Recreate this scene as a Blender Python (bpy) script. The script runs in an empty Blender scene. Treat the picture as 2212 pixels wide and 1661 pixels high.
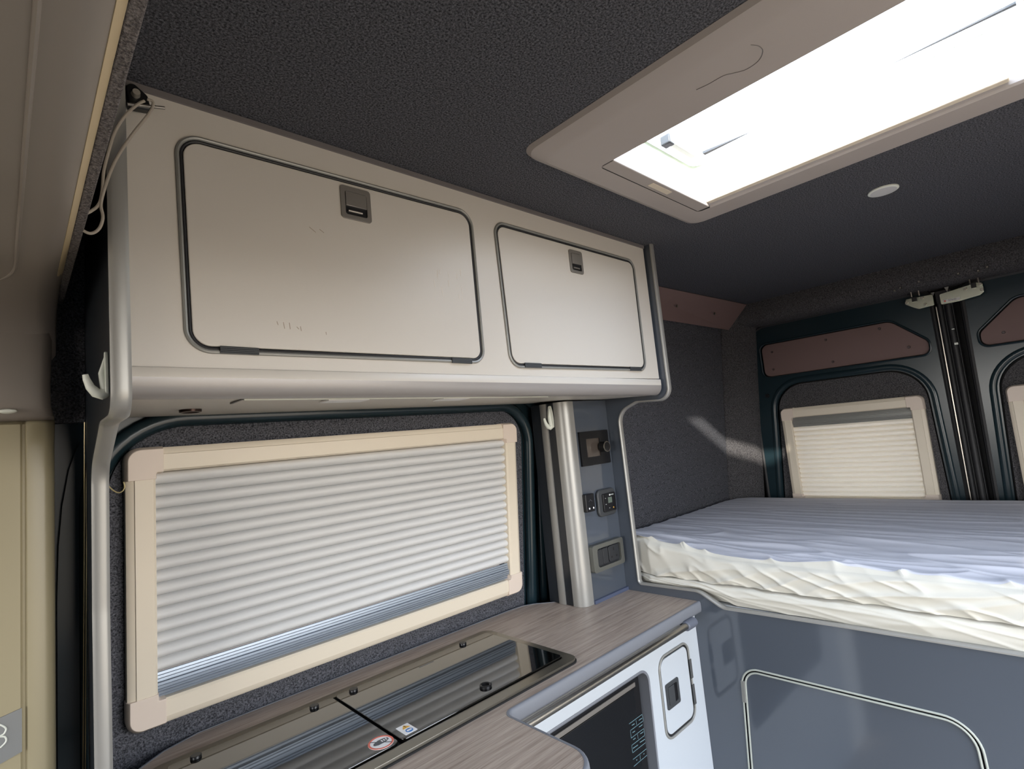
import bpy, bmesh, math, random
from mathutils import Vector, Matrix, noise
from mathutils.geometry import tessellate_polygon
random.seed(4)
S = bpy.context.scene
COL = S.collection
H = 1.4                      # camera height above the van floor; all z below are relative to it

# ------------------------------------------------------------------ camera
FPX, CX, CY = 1148.0, 1106.0, 830.5
RV = Vector((0.72795, -0.678929, -0.0956251))
DV = Vector((0.0000195, 0.139491, -0.990223))
FV = Vector((0.68563, 0.720831, 0.101556))
cd = bpy.data.cameras.new('camera'); cam = bpy.data.objects.new('camera', cd); COL.objects.link(cam)
cd.sensor_fit = 'HORIZONTAL'; cd.sensor_width = 36; cd.lens = 36*FPX/2212; cd.clip_start = 0.02; cd.clip_end = 300
cam.matrix_world = Matrix(((RV.x, -DV.x, -FV.x, 0), (RV.y, -DV.y, -FV.y, 0), (RV.z, -DV.z, -FV.z, H), (0, 0, 0, 1)))
S.camera = cam
# ------------------------------------------------------------------ world, exposure
w = bpy.data.worlds.new('sky'); S.world = w; w.use_nodes = True
nt = w.node_tree; nt.nodes.clear()
wo = nt.nodes.new('ShaderNodeOutputWorld'); bg = nt.nodes.new('ShaderNodeBackground')
tc = nt.nodes.new('ShaderNodeTexCoord'); sx = nt.nodes.new('ShaderNodeSeparateXYZ'); cr = nt.nodes.new('ShaderNodeValToRGB')
nt.links.new(tc.outputs['Generated'], sx.inputs[0]); nt.links.new(sx.outputs['Z'], cr.inputs[0])
nt.links.new(cr.outputs[0], bg.inputs[0]); nt.links.new(bg.outputs[0], wo.inputs[0])
cr.color_ramp.elements[0].position = 0.0; cr.color_ramp.elements[0].color = (1.0, 0.97, 0.92, 1)
cr.color_ramp.elements[1].position = 0.6; cr.color_ramp.elements[1].color = (0.66, 0.79, 1.0, 1)
bg.inputs[1].default_value = 9.0
sd = bpy.data.lights.new('sun', 'SUN'); sun = bpy.data.objects.new('sun', sd); COL.objects.link(sun)
sd.energy = 6.0; sd.angle = 0.02; sd.color = (1.0, 0.93, 0.82)
sun.rotation_euler = Vector((1.53, 0.93, -0.75)).to_track_quat('-Z', 'Y').to_euler()
sun.location = (-6, -4, 5)
S.view_settings.view_transform = 'Standard'; S.view_settings.look = 'None'
S.view_settings.gamma = 1; S.view_settings.use_curve_mapping = False
S.view_settings.exposure = 0.40
S.cycles.use_denoising = True
S.cycles.max_bounces = 10; S.cycles.diffuse_bounces = 6; S.cycles.glossy_bounces = 4
S.cycles.sample_clamp_indirect = 8.0
S.cycles.caustics_reflective = False; S.cycles.caustics_refractive = False
def portal(name, loc, rot, sx_, sy_):
    l = bpy.data.lights.new(name, 'AREA'); o = bpy.data.objects.new(name, l); COL.objects.link(o)
    l.shape = 'RECTANGLE'; l.size = sx_; l.size_y = sy_; o.location = loc; o.rotation_euler = rot
    l.cycles.is_portal = True
portal('sky_portal_roof', (1.07, .27, H+.70), (0, 0, 0), .5, .72)
portal('sky_portal_side_door', (.81, -.70, H-.455), (math.pi/2, 0, 0), 1.22, 1.47)
portal('sky_portal_windscreen', (-1.72, .31, H-.12), (0, -math.pi/2, 0), .8, 1.5)

# ------------------------------------------------------------------ helpers
def at(px, py, ax, v):
    d = RV*((px-CX)/FPX) + DV*((py-CY)/FPX) + FV
    return d*(v/d[ax])
def lin(h):
    h = h.lstrip('#'); r = [int(h[i:i+2], 16)/255 for i in (0, 2, 4)]
    return tuple((c/12.92 if c <= .04045 else ((c+.055)/1.055)**2.4) for c in r) + (1,)
MATS = {}
def mat(name, color, rough=.5, metal=0, spec=.5, coat=0, bump=None, mottle=None, aniso=None):
    m = bpy.data.materials.new(name); m.use_nodes = True; n = m.node_tree; b = n.nodes['Principled BSDF']
    c = lin(color) if isinstance(color, str) else color
    b.inputs['Base Color'].default_value = c; b.inputs['Roughness'].default_value = rough
    b.inputs['Metallic'].default_value = metal; b.inputs['Specular IOR Level'].default_value = spec
    b.inputs['Coat Weight'].default_value = coat; b.inputs['Coat Roughness'].default_value = .05
    t = n.nodes.new('ShaderNodeTexCoord')
    if bump:
        sc, st, dist = bump
        x = n.nodes.new('ShaderNodeTexNoise'); x.inputs['Scale'].default_value = sc; x.inputs['Detail'].default_value = 4
        n.links.new(t.outputs['Object'], x.inputs['Vector'])
        bp = n.nodes.new('ShaderNodeBump'); bp.inputs['Strength'].default_value = st; bp.inputs['Distance'].default_value = dist
        n.links.new(x.outputs['Fac'], bp.inputs['Height']); n.links.new(bp.outputs[0], b.inputs['Normal'])
    if mottle:
        sc, c2, lo, hi = mottle
        x = n.nodes.new('ShaderNodeTexNoise'); x.inputs['Scale'].default_value = sc; x.inputs['Detail'].default_value = 5
        x.inputs['Roughness'].default_value = .7
        n.links.new(t.outputs['Object'], x.inputs['Vector'])
        r = n.nodes.new('ShaderNodeValToRGB'); r.color_ramp.elements[0].position = lo; r.color_ramp.elements[1].position = hi
        r.color_ramp.elements[0].color = c; r.color_ramp.elements[1].color = lin(c2)
        n.links.new(x.outputs['Fac'], r.inputs[0]); n.links.new(r.outputs[0], b.inputs['Base Color'])
    MATS[name] = m; return m
CARPET = mat('charcoal_felt', '#1d1e22', .95, spec=.15, bump=(230, 1.0, .003), mottle=(330, '#77787f', .36, .72))
CARPETG = mat('grey_felt', '#4a4648', .95, spec=.15, bump=(420, 1.0, .003), mottle=(380, '#948e8c', .35, .7))
CARPETB = mat('brown_felt', '#26262a', .95, spec=.15, bump=(230, .9, .003), mottle=(260, '#6d6b6c', .35, .72))
CAB = mat('pale_laminate', '#c8c3bb', .38, spec=.45, bump=(300, .03, .001))
UNIT = mat('white_laminate', '#b4bac0', .35, spec=.45)
SLATE = mat('slate_gloss_laminate', '#4a5059', .08, spec=.75)
SLATE_SHADED = mat('slate_shaded', '#23272c', .3)  # same slate laminate, with the partition face's shadow put into the colour
TRIMM = mat('silver_edge', '#9a9995', .38, metal=.4, spec=.5)
TMOULD = mat('grey_edge_moulding', '#6e7178', .45)
STEEL = mat('brushed_steel', '#b3ada3', .28, metal=1.0)
STEELD = mat('steel_frame', '#8b867c', .3, metal=.9)
CHROME = mat('zinc_plate', '#c9cbb8', .25, metal=1.0, bump=(60, .1, .001))
BLACKG = mat('black_glass', '#0b0a09', .04, spec=.9, coat=.3)
BLACK = mat('black_plastic', '#121214', .35)
BLACKM = mat('black_matt', '#060607', .7)
RUBBER = mat('dark_rubber', '#1a1a1c', .55)
RUBG = mat('grey_rubber', '#6e6a6a', .5)
BEIGE = mat('beige_plastic', '#dcd1be', .42, spec=.4)
BEIGEC = mat('beige_corner_plastic', '#d9cabc', .45, spec=.4)
CREAM = mat('cream_plastic', '#9d9479', .35, spec=.4)
SHELFM = mat('grey_shelf_plastic', '#89817a', .45, spec=.35)
PLAST = mat('skylight_plastic', '#a8a09b', .5, spec=.35)
WHITEP = mat('white_plastic', '#dfe3da', .4)
VAN = mat('dark_teal_paint', '#1c2b31', .22, spec=.4)
VINYL = mat('mauve_vinyl', '#77625f', .6, spec=.3, bump=(400, .1, .001))
DGREY = mat('dark_grey_plastic', '#3b3d3f', .4)
PEWTER = mat('pewter_plastic', '#8b8b87', .38, metal=.25)
LATCHM = mat('latch_dark_chrome', '#8f8a84', .4, metal=.6)
SWITCH = mat('switch_charcoal', '#26282c', .4)
ALU = mat('blind_rail_aluminium', '#9aa4b0', .42, metal=.55)
STRING = mat('grey_cord', '#a59d92', .8, bump=(400, .5, .001))
YELLOW = mat('wire_yellow', '#c8b98a', .6)
SHEETM = mat('white_sheet', '#d0d1da', .85, spec=.1, bump=(600, .15, .0006))
CREAMS = mat('cream_cover', '#cccac1', .85, spec=.1, bump=(600, .15, .0006))
PRINT = mat('pale_print', '#5c7a82', .6)
WPRINT = mat('white_print', '#e8e8e8', .6)
REDP = mat('red_print', '#d5705f', .6)
YELP = mat('yellow_print', '#d9a94a', .6)
BLUP = mat('blue_print', '#3f78b8', .6)
GRYP = mat('grey_print', '#55565a', .6)
SCUFF = mat('scuff_brown', '#9a8c7c', .6)
FLOOR = mat('vinyl_floor', '#8d8478', .5)
LCD = mat('lcd_grey', '#5f6a60', .3)
GROUND = mat('dry_ground', '#8c7a65', .95, mottle=(.6, '#9d8b74', .4, .6))
def wood():
    m = bpy.data.materials.new('grey_oak_laminate'); m.use_nodes = True; n = m.node_tree; b = n.nodes['Principled BSDF']
    t = n.nodes.new('ShaderNodeTexCoord'); mp = n.nodes.new('ShaderNodeMapping'); mp.inputs['Scale'].default_value = (2.2, 60, 3)
    x = n.nodes.new('ShaderNodeTexNoise'); x.inputs['Scale'].default_value = 2.2; x.inputs['Detail'].default_value = 9; x.inputs['Roughness'].default_value = .68
    x.inputs['Distortion'].default_value = .6
    r = n.nodes.new('ShaderNodeValToRGB'); e = r.color_ramp.elements
    e[0].position = .3; e[0].color = lin('#85756a'); e[1].position = .75; e[1].color = lin('#bdafa3')
    k = e.new(.5); k.color = lin('#a6978b')
    mp2 = n.nodes.new('ShaderNodeMapping'); mp2.inputs['Scale'].default_value = (9, 330, 14)
    y = n.nodes.new('ShaderNodeTexNoise'); y.inputs['Scale'].default_value = 2; y.inputs['Detail'].default_value = 3
    mx = n.nodes.new('ShaderNodeMix'); mx.data_type = 'RGBA'; mx.blend_type = 'MULTIPLY'; mx.inputs['Factor'].default_value = .45
    r2 = n.nodes.new('ShaderNodeValToRGB'); r2.color_ramp.elements[0].position = .3; r2.color_ramp.elements[0].color = (.45, .43, .41, 1)
    r2.color_ramp.elements[1].position = .6; r2.color_ramp.elements[1].color = (1, 1, 1, 1)
    L = n.links.new
    L(t.outputs['Object'], mp.inputs[0]); L(mp.outputs[0], x.inputs['Vector']); L(x.outputs['Fac'], r.inputs[0])
    L(t.outputs['Object'], mp2.inputs[0]); L(mp2.outputs[0], y.inputs['Vector']); L(y.outputs['Fac'], r2.inputs[0])
    L(r.outputs[0], mx.inputs['A']); L(r2.outputs[0], mx.inputs['B']); L(mx.outputs['Result'], b.inputs['Base Color'])
    bp = n.nodes.new('ShaderNodeBump'); bp.inputs['Strength'].default_value = .15; bp.inputs['Distance'].default_value = .001
    L(y.outputs['Fac'], bp.inputs['Height']); L(bp.outputs[0], b.inputs['Normal'])
    b.inputs['Roughness'].default_value = .42
    return m
WOOD = wood()
def trans(name, color, rough, tr):
    m = bpy.data.materials.new(name); m.use_nodes = True; n = m.node_tree; n.nodes.clear()
    o = n.nodes.new('ShaderNodeOutputMaterial'); d = n.nodes.new('ShaderNodeBsdfDiffuse'); t = n.nodes.new('ShaderNodeBsdfTranslucent')
    x = n.nodes.new('ShaderNodeMixShader'); x.inputs[0].default_value = tr
    d.inputs[0].default_value = lin(color); t.inputs[0].default_value = lin(color)
    n.links.new(d.outputs[0], x.inputs[1]); n.links.new(t.outputs[0], x.inputs[2]); n.links.new(x.outputs[0], o.inputs[0]); return m
PLEAT = trans('pleated_fabric', '#d5d5d4', .9, .04)
PLEATR = trans('pleated_fabric_backlit', '#d9d3c8', .9, .11)
def pane(name, tint, g):
    m = bpy.data.materials.new(name); m.use_nodes = True; n = m.node_tree; n.nodes.clear()
    o = n.nodes.new('ShaderNodeOutputMaterial'); a = n.nodes.new('ShaderNodeBsdfTransparent'); b = n.nodes.new('ShaderNodeBsdfGlossy')
    x = n.nodes.new('ShaderNodeMixShader'); x.inputs[0].default_value = g; a.inputs[0].default_value = tint; b.inputs['Roughness'].default_value = .02
    n.links.new(a.outputs[0], x.inputs[1]); n.links.new(b.outputs[0], x.inputs[2]); n.links.new(x.outputs[0], o.inputs[0]); return m
ACRYL = pane('clear_acrylic', (.95, .95, .95, 1), .05)
TINT = pane('tinted_acrylic', (.35, .36, .38, 1), .08)

class MB:
    def __init__(s): s.bm = bmesh.new()
    def box(s, x0, x1, y0, y1, z0, z1):
        v = [s.bm.verts.new((x, y, z)) for x in (x0, x1) for y in (y0, y1) for z in (z0, z1)]
        for f in ((0, 1, 3, 2), (4, 6, 7, 5), (0, 4, 5, 1), (2, 3, 7, 6), (0, 2, 6, 4), (1, 5, 7, 3)): s.bm.faces.new([v[i] for i in f])
        return s
    def plate(s, outer, fn, w0, w1, holes=()):
        loops = [list(outer)] + [list(h) for h in holes]
        A = [[s.bm.verts.new(fn(u, v, w0)) for u, v in L] for L in loops]
        B = [[s.bm.verts.new(fn(u, v, w1)) for u, v in L] for L in loops]
        for a, b in zip(A, B):
            for i in range(len(a)):
                j = (i+1) % len(a); s.bm.faces.new((a[i], a[j], b[j], b[i]))
        fa = [v for L in A for v in L]; fb = [v for L in B for v in L]
        if holes:
            tri = tessellate_polygon([[Vector((u, v, 0)) for u, v in L] for L in loops])
            for t in tri:
                for F in (fa, fb):
                    try: s.bm.faces.new([F[i] for i in t])
                    except ValueError: pass
        else:
            s.bm.faces.new(fa); s.bm.faces.new(fb)
        return s
    def loft(s, rings, closed=True, cap=False):
        R = [[s.bm.verts.new(p) for p in r] for r in rings]
        for a, b in zip(R, R[1:]):
            n = len(a)
            for i in range(n if closed else n-1):
                j = (i+1) % n; s.bm.faces.new((a[i], a[j], b[j], b[i]))
        if cap:
            s.bm.faces.new(R[0]); s.bm.faces.new(R[-1])
        return s
    def tube(s, path, r, n=8, closed=False):
        P = [Vector(p) for p in path]; rings = []; N = len(P); prev = None
        for i, p in enumerate(P):
            a = P[i-1] if (i > 0 or closed) else p; b = P[(i+1) % N] if (i < N-1 or closed) else p
            t = (b-a).normalized()
            if prev is None:
                up = Vector((0, 0, 1)) if abs(t.z) < .9 else Vector((1, 0, 0)); x = t.cross(up).normalized()
            else: x = (prev - t*prev.dot(t)).normalized()
            prev = x; y = t.cross(x); rr = r[i] if isinstance(r, (list, tuple)) else r
            rings.append([p + x*(math.cos(k*2*math.pi/n)*rr) + y*(math.sin(k*2*math.pi/n)*rr) for k in range(n)])
        if closed: rings.append(rings[0])
        s.loft(rings, True, not closed)
        if closed: bmesh.ops.remove_doubles(s.bm, verts=s.bm.verts, dist=1e-6)
        return s
    def cyl(s, p0, p1, r0, r1=None, n=24): return s.tube([p0, p1], [r0, r0 if r1 is None else r1], n)
    def sweep(s, prof, path, up, closed=False):
        # prof: (a,b) pairs, a along side (up x tangent), b along up
        up = Vector(up); P = [Vector(p) for p in path]; N = len(P); rings = []
        for i, p in enumerate(P):
            a = P[i-1] if (i > 0 or closed) else p; b = P[(i+1) % N] if (i < N-1 or closed) else p
            t1 = (p-a); t2 = (b-p)
            t = ((t1.normalized() if t1.length > 1e-9 else Vector()) + (t2.normalized() if t2.length > 1e-9 else Vector())).normalized()
            sd_ = up.cross(t).normalized()
            k = 1.0
            if t1.length > 1e-9: k = 1/max(.5, abs(t.dot(t1.normalized())))
            rings.append([p + sd_*(q[0]*k) + up*q[1] for q in prof])
        if closed: rings.append(rings[0])
        s.loft(rings, True, not closed)
        if closed: bmesh.ops.remove_doubles(s.bm, verts=s.bm.verts, dist=1e-6)
        return s
    def build(s, name, m, parent=None, bevel=0, flat=False, ang=40, loc=None):
        bm = s.bm
        bmesh.ops.recalc_face_normals(bm, faces=bm.faces)
        root = parent
        while root is not None and root.parent is not None: root = root.parent
        if root is not None: L = Vector(root.location)
        elif loc is not None: L = Vector(loc) + Vector((0, 0, H))
        else:
            c = [v.co for v in bm.verts]
            L = Vector(((min(v.x for v in c)+max(v.x for v in c))/2, (min(v.y for v in c)+max(v.y for v in c))/2, min(v.z for v in c)+H))
        off = Vector((0, 0, H)) - L
        for v in bm.verts: v.co += off
        if not flat:
            for f in bm.faces: f.smooth = True
            for e in bm.edges:
                if len(e.link_faces) == 2 and e.calc_face_angle(0) > math.radians(ang): e.smooth = False
        me = bpy.data.meshes.new(name); bm.to_mesh(me); bm.free()
        me.materials.append(m); o = bpy.data.objects.new(name, me); COL.objects.link(o)
        if parent is None: o.location = L
        else: o.parent = parent
        if bevel:
            md = o.modifiers.new('bevel', 'BEVEL'); md.width = bevel; md.segments = 3; md.limit_method = 'ANGLE'; md.angle_limit = math.radians(50)
            md.harden_normals = False
        return o
def thing(name, label, cat, loc, group=None):
    o = bpy.data.objects.new(name, None); COL.objects.link(o); o.location = Vector(loc)+Vector((0, 0, H))
    o.empty_display_size = .05; o['label'] = label; o['category'] = cat
    if group: o['group'] = group
    return o
def tag(o, label, cat, group=None):
    o['label'] = label; o['category'] = cat
    if group: o['group'] = group
    return o
def struct(name, mb, m, **k):
    par = k.pop('parent', None)
    o = mb.build(name, m, par, **k)
    if par is None: o['kind'] = 'structure'
    return o
def rpoly(pts, rad, n=7):
    out = []; N = len(pts)
    for i in range(N):
        p = Vector(pts[i]); a = Vector(pts[i-1]); b = Vector(pts[(i+1) % N]); r = rad[i] if isinstance(rad, (list, tuple)) else rad
        if r <= 0: out.append(tuple(p)); continue
        u = (a-p).normalized(); v = (b-p).normalized(); an = math.acos(max(-1, min(1, u.dot(v))))
        d = min(r/math.tan(an/2), (a-p).length*.49, (b-p).length*.49); r = d*math.tan(an/2)
        c = p + (u+v).normalized()*(r/math.sin(an/2))
        s0 = p+u*d-c; s1 = p+v*d-c; a0 = math.atan2(s0.y, s0.x); a1 = math.atan2(s1.y, s1.x)
        da = (a1-a0+math.pi) % (2*math.pi)-math.pi
        for k in range(n+1): q = a0+da*k/n; out.append((c.x+r*math.cos(q), c.y+r*math.sin(q)))
    return out
def rrect(u0, v0, u1, v1, r, n=7): return rpoly([(u0, v0), (u1, v0), (u1, v1), (u0, v1)], r, n)
def circ(u, v, r, n=24, sq=1): return [(u+r*math.cos(2*math.pi*k/n), v+sq*r*math.sin(2*math.pi*k/n)) for k in range(n)]
def FY(y0): return lambda u, v, w: (u, y0-w, v)          # faces the aisle (-Y); w out of the surface
def FX(x0): return lambda u, v, w: (x0-w, u, v)          # faces the cab (-X)
def FZ(z0): return lambda u, v, w: (u, v, z0+w)
def wy(z):                                               # side wall Y at height z
    return 1.242-.085*(z+.5) if z < .2 else 1.1825-.10*(z-.2)
def FW(off=0): return lambda u, v, w: (u, wy(v)-off-w, v)

# ------------------------------------------------------------------ the van shell
ZC = .543
g = MB(); g.box(-60, 60, -60, 60, -1.96, -1.9)
struct('ground', g, GROUND)
MB().box(-1.75, 2.80, -.66, 1.32, -1.46, -1.4).build('floor', FLOOR)['kind'] = 'structure'
c = MB(); hole = rrect(.86, -.06, 1.28, .59, .03)
c.plate([(-1.75, -.70), (2.80, -.70), (2.80, 1.20), (-1.75, 1.20)], FZ(ZC), 0, .05, [hole]); struct('ceiling', c, CARPET)
# left side wall: pressed metal with a window opening, leaning in at the top
def zs(L): return L
wl = MB()
xs = [-1.75, .185, 1.085, 2.80]; zz = [-1.4, -1.0, -.415, .012, .2, .36, .55]
for i in range(3):
    for j in range(6):
        if i == 1 and j == 2: continue
        for off in (0, .03):
            q = [(xs[i], zz[j]), (xs[i+1], zz[j]), (xs[i+1], zz[j+1]), (xs[i], zz[j+1])]
            wl.bm.faces.new([wl.bm.verts.new((x, wy(z)+.012+off, z)) for x, z in q])
for a, b in (((.185, -.415), (1.085, -.415)), ((1.085, -.415), (1.085, .012)), ((1.085, .012), (.185, .012)), ((.185, .012), (.185, -.415))):
    wl.bm.faces.new([wl.bm.verts.new((p[0], wy(p[1])+.012+o, p[1])) for p, o in ((a, 0), (b, 0), (b, .03), (a, .03))])
bmesh.ops.remove_doubles(wl.bm, verts=wl.bm.verts, dist=1e-5)
WALL = struct('wall_left', wl, VAN)
# acrylic pane outside the blind
MB().plate(rrect(.14, -.46, 1.13, .06, .06), FW(-.055), 0, .004).build('window_1', TINT)['kind'] = 'structure'
# felt infill in the window pressing, with a raised bead of metal round it
ifl = [(-.0+.125, -.62), (1.142, -.62), (1.16, .088), (.125, .085)]
infill = rpoly(ifl, [.02, .02, .095, .12], 10)
p = MB().plate(infill, FW(-.012), .002, .012, [rrect(.188, -.412, 1.08, .009, .01)])
struct('trim_1', p, CARPET)
bead = rpoly([(.10, -.66), (1.175, -.66), (1.195, .103), (.10, .103)], [.02, .02, .12, .15], 12)
b_ = MB(); f = FW(0); b_.tube([f(u, v, -.004) for u, v in bead], .018, 10, True)
b_.build('window_bead', VAN, WALL)
# second, outer pressing to the right of the window
b_ = MB(); b_.tube([f(1.235, z, -.004) for z in (-.6, -.3, 0, .06)] + [f(1.22, .10, -.004), f(1.17, .125, -.004), f(.1, .13, -.004)], .014, 10)
b_.build('window_bead', VAN, WALL)
# felt lining above, behind the bulkhead and over the cab step
def lining(name, x0, x1, z0, z1, off, m=CARPET, n=8):
    k = MB(); A = []
    for i in range(n+1):
        z = z0+(z1-z0)*i/n; A.append((wy(z)-off, z))
    ring = lambda x: [(x, y, z) for y, z in A] + [(x, y+.01+off, z) for y, z in reversed(A)]
    k.loft([ring(x0), ring(x1)], True, True); return struct(name, k, m)
lining('trim_2', -.0, .093, .10, ZC, .014)
lining('trim_3', 1.418, 2.545, -1.0, ZC, .006)
lining('trim_4', .10, 1.40, .13, ZC, .004)
# rear pillar of the left wall (angled strip between wall and door)
pl = MB()
lo, hi = [], []
def pillar(z): y = wy(z); return [(2.548, y-.010, z), (2.552, y-.014, z), (2.655, y-.105, z), (2.70, y-.115, z), (2.70, y+.04, z), (2.548, y+.04, z)]
pl.loft([pillar(z) for z in (-1.0, -.5, 0, .2, .36, ZC)], True, True); struct('trim_5', pl, CARPETB)
# rear header box under the roof
hd = MB(); pr = [(2.612, ZC), (2.605, .50), (2.612, .458), (2.632, .440), (2.69, .432), (2.76, .432), (2.76, ZC)]
hd.loft([[(x, y, z) for x, z in pr] for y in (-.70, 1.10)], True, True); struct('trim_6', hd, CARPETB)
# cavity behind doors, right wall with the open sliding door, and the cab end with its windscreen
MB().plate([(-.70, -1.4), (1.30, -1.4), (1.30, .55), (-.70, .55)], FX(2.80), 0, .04, [[(.96, -.42), (.44, -.42), (.44, .0), (.96, .0)], [(.168, -.42), (-.352, -.42), (-.352, .0), (.168, .0)]]).build('wall_rear', BLACKM)['kind'] = 'structure'
wr = MB(); wr.plate([(-1.75, -1.4), (2.80, -1.4), (2.80, .55), (-1.75, .55)], FY(-.66), 0, .04, [rrect(.20, -1.19, 1.42, .28, .08)])
struct('wall_right', wr, CARPET)
wf = MB(); wf.plate([(-.70, -1.4), (1.30, -1.4), (1.30, .55), (-.70, .55)], FX(-1.70), 0, .04, [rrect(-.42, -.5, 1.02, .27, .08)])
struct('wall_front', wf, CARPET)

# ------------------------------------------------------------------ rear doors
XD = 2.70; YM = .304
def door(name, mir):
    m_ = (lambda y: y) if not mir else (lambda y: 2*YM-y)
    out = [(.338, -1.25), (1.098, -1.25), (1.098, .432), (.352, .432)] if True else None
    outer = rpoly(out, [.02, .02, .10, .03], 8)
    vin = rpoly([(1.036, .182), (1.036, .338), (.50, .338), (.385, .232), (.385, .182)], [.03, .03, .05, .03, .035], 7)
    inf = rpoly([(1.062, -.9), (.985, .128), (.42, .128), (.385, -.9)], [.02, .12, .13, .02], 10)
    hin = rpoly([(1.068, -.905), (.991, .134), (.414, .134), (.379, -.905)], [.02, .12, .13, .02], 10)
    hv = rpoly([(1.043, .175), (1.043, .345), (.497, .345), (.378, .236), (.378, .175)], [.034, .034, .055, .034, .04], 7)
    M2 = lambda L: [(m_(a), b) for a, b in L]
    k = MB().plate(M2(outer), FX(XD), -.03, 0, [M2(hin), M2(hv)]); d = k.build(name, VAN, bevel=.004); d['kind'] = 'structure'
    # back skin
    MB().plate(M2(rpoly([(.345, -1.2), (1.09, -1.2), (1.09, .42), (.36, .42)], .02)), FX(XD), -.045, -.031, [M2([(.94, -.40), (.46, -.40), (.46, -.02), (.94, -.02)])]).build('door_skin', BLACKM, d)
    MB().plate(M2(vin), FX(XD), -.026, -.012).build('vinyl_panel', VINYL, d)
    wn = (.975, .425, -.435, .018)
    MB().plate(M2(inf), FX(XD), -.028, -.008, [M2([(.94, -.40), (.46, -.40), (.46, -.02), (.94, -.02)])]).build('felt_panel', CARPETB, d)
    MB().plate(M2([(.94, -.40), (.46, -.40), (.46, -.02), (.94, -.02)]), FX(XD), -.050, -.0475).build('glass_pane', ACRYL, d)
    # raised bead round the infill and round the vinyl recess
    bi = rpoly([(1.085, -.9), (1.008, .150), (.397, .150), (.362, -.9)], [.02, .14, .15, .02], 12)
    MB().tube([(XD+.012, y, z) for y, z in M2(bi)], .017, 20, True).build('pressed_bead', VAN, d)
    MB().tube([(XD+.0015, y, z) for y, z in M2(hv)], .0045, 8, True).build('recess_lip', VAN, d)
    MB().tube([(XD+.006, y, z) for y, z in M2(outer)], .010, 8, True).build('door_seal', RUBBER, d)
    for (y, z) in ((.99, .30), (.995, .215), (.75, .312), (.735, .208), (.54, .318), (.45, .22)):
        q = MB(); q.cyl((XD+.013, m_(y), z), (XD+.008, m_(y), z), .006, .0045, 14); q.build('screw', mat('screw_mauve', '#4a3c3c', .5) if 'screw_mauve' not in MATS else MATS['screw_mauve'], d)
    q = MB(); q.cyl((XD+.002, m_(1.036), .090), (XD-.006, m_(1.036), .090), .011, .009, 18); q.build('grommet', BLACK, d)
    return d
D1 = door('door_1', False); D2 = door('door_2', True)
# seal strips between the two doors, with a bright edge
sp = MB(); sp.box(2.69, 2.74, .286, .333, -1.25, .42); sp.tube([(2.687, .325, -1.2), (2.687, .325, .37)], .009, 10); sp.tube([(2.685, .300, -1.2), (2.685, .300, .36)], .012, 10)
struct('trim_7', sp, RUBBER)
sp = MB(); sp.box(2.682, 2.69, .3345, .3375, -.5, .36); sp.build('trim_8', STEEL)['kind'] = 'structure'
tag(MB().box(2.672, 2.68, .292, .300, .258, .262).build('lock_peg', WHITEP), 'upper thin pale clip in the gap between the rear doors', 'clip')
tag(MB().box(2.672, 2.68, .289, .300, .198, .206).build('lock_peg', WHITEP), 'lower blocky pale clip in the gap between the rear doors', 'clip')

# mauve vinyl panel bridging wall and roof
cp = MB(); q = [(1.50, 1.075, .540), (2.605, 1.035, .538), (2.565, 1.122, .428), (1.50, 1.122, .428)]
vv = [cp.bm.verts.new(x) for x in q]; v2 = [cp.bm.verts.new((x, y+.010, z+.008)) for x, y, z in q]
for F in ((0, 1, 2, 3),): cp.bm.faces.new([vv[i] for i in F]); cp.bm.faces.new([v2[i] for i in F])
for i in range(4): j = (i+1) % 4; cp.bm.faces.new((vv[i], vv[j], v2[j], v2[i]))
t = thing('cornice_panel', 'mauve vinyl strip bridging wall and roof above the bed corner', 'panel', (2.05, 1.10, .43))
cp.build('vinyl_face', VINYL, t)
for px, py in ((1462, 661), (1543, 677)):
    r0 = at(px, py, 1, 1.0); d = r0.normalized()
    # intersect with the panel plane
    n_ = (Vector(q[1])-Vector(q[0])).cross(Vector(q[3])-Vector(q[0])); k = Vector(q[0]).dot(n_)/d.dot(n_); P = d*k
    n_.normalize(); n_ = -n_ if n_.dot(d) > 0 else n_
    MB().cyl(P, P+n_*.003, .006, .005, 14).build('screw', STEELD, t)

# ------------------------------------------------------------------ rear door latches
def latch(name, label, ys, mir):
    t = thing(name, label, 'latch', (2.66, ys, .36))
    if not mir:
        poly = [(.432, .392), (.425, .412), (.338, .410), (.338, .366), (.388, .362), (.405, .372)]
        slot = [(.405, .416), (.405, .397), (.388, .397), (.388, .416)]
    else:
        poly = [(.318, .404), (.318, .362), (.262, .362), (.200, .370), (.186, .380), (.186, .415), (.20, .42)]
        slot = [(.220, .424), (.220, .402), (.205, .402), (.205, .424)]
    MB().plate(rpoly(poly, .005, 4), FX(2.672), 0, .006).build('plate', CHROME, t, bevel=.001)
    k = MB(); a, b = slot[0][0], slot[2][0]; k.box(2.655, 2.668, b, a, slot[1][1]-.002, slot[0][1]-.004); k.build('catch', BLACK, t, bevel=.001)
    pins = (.405, .380) if not mir else (.222, .197)
    MB().plate([(.345, .418), (.332, .418), (.338, .405)] if not mir else [(.300, .428), (.286, .428), (.293, .408)], FX(2.676), 0, .004).build('strike', PEWTER, t)
    for y in pins:
        MB().tube([(2.664, y, .416), (2.662, y, .448)], .0028, 8).build('rod', STEEL, t)
    scr = ((.424, .397), (.372, .404), (.366, .376)) if not mir else ((.238, .404), (.193, .411), (.191, .389))
    for y, z in scr:
        MB().cyl((2.666, y, z), (2.661, y, z), .0058, .0045, 14).build('screw', STEEL, t)
    return t
latch('door_latch', 'shorter zinc latch plate at the top of the left rear door', .38, False)
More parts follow.
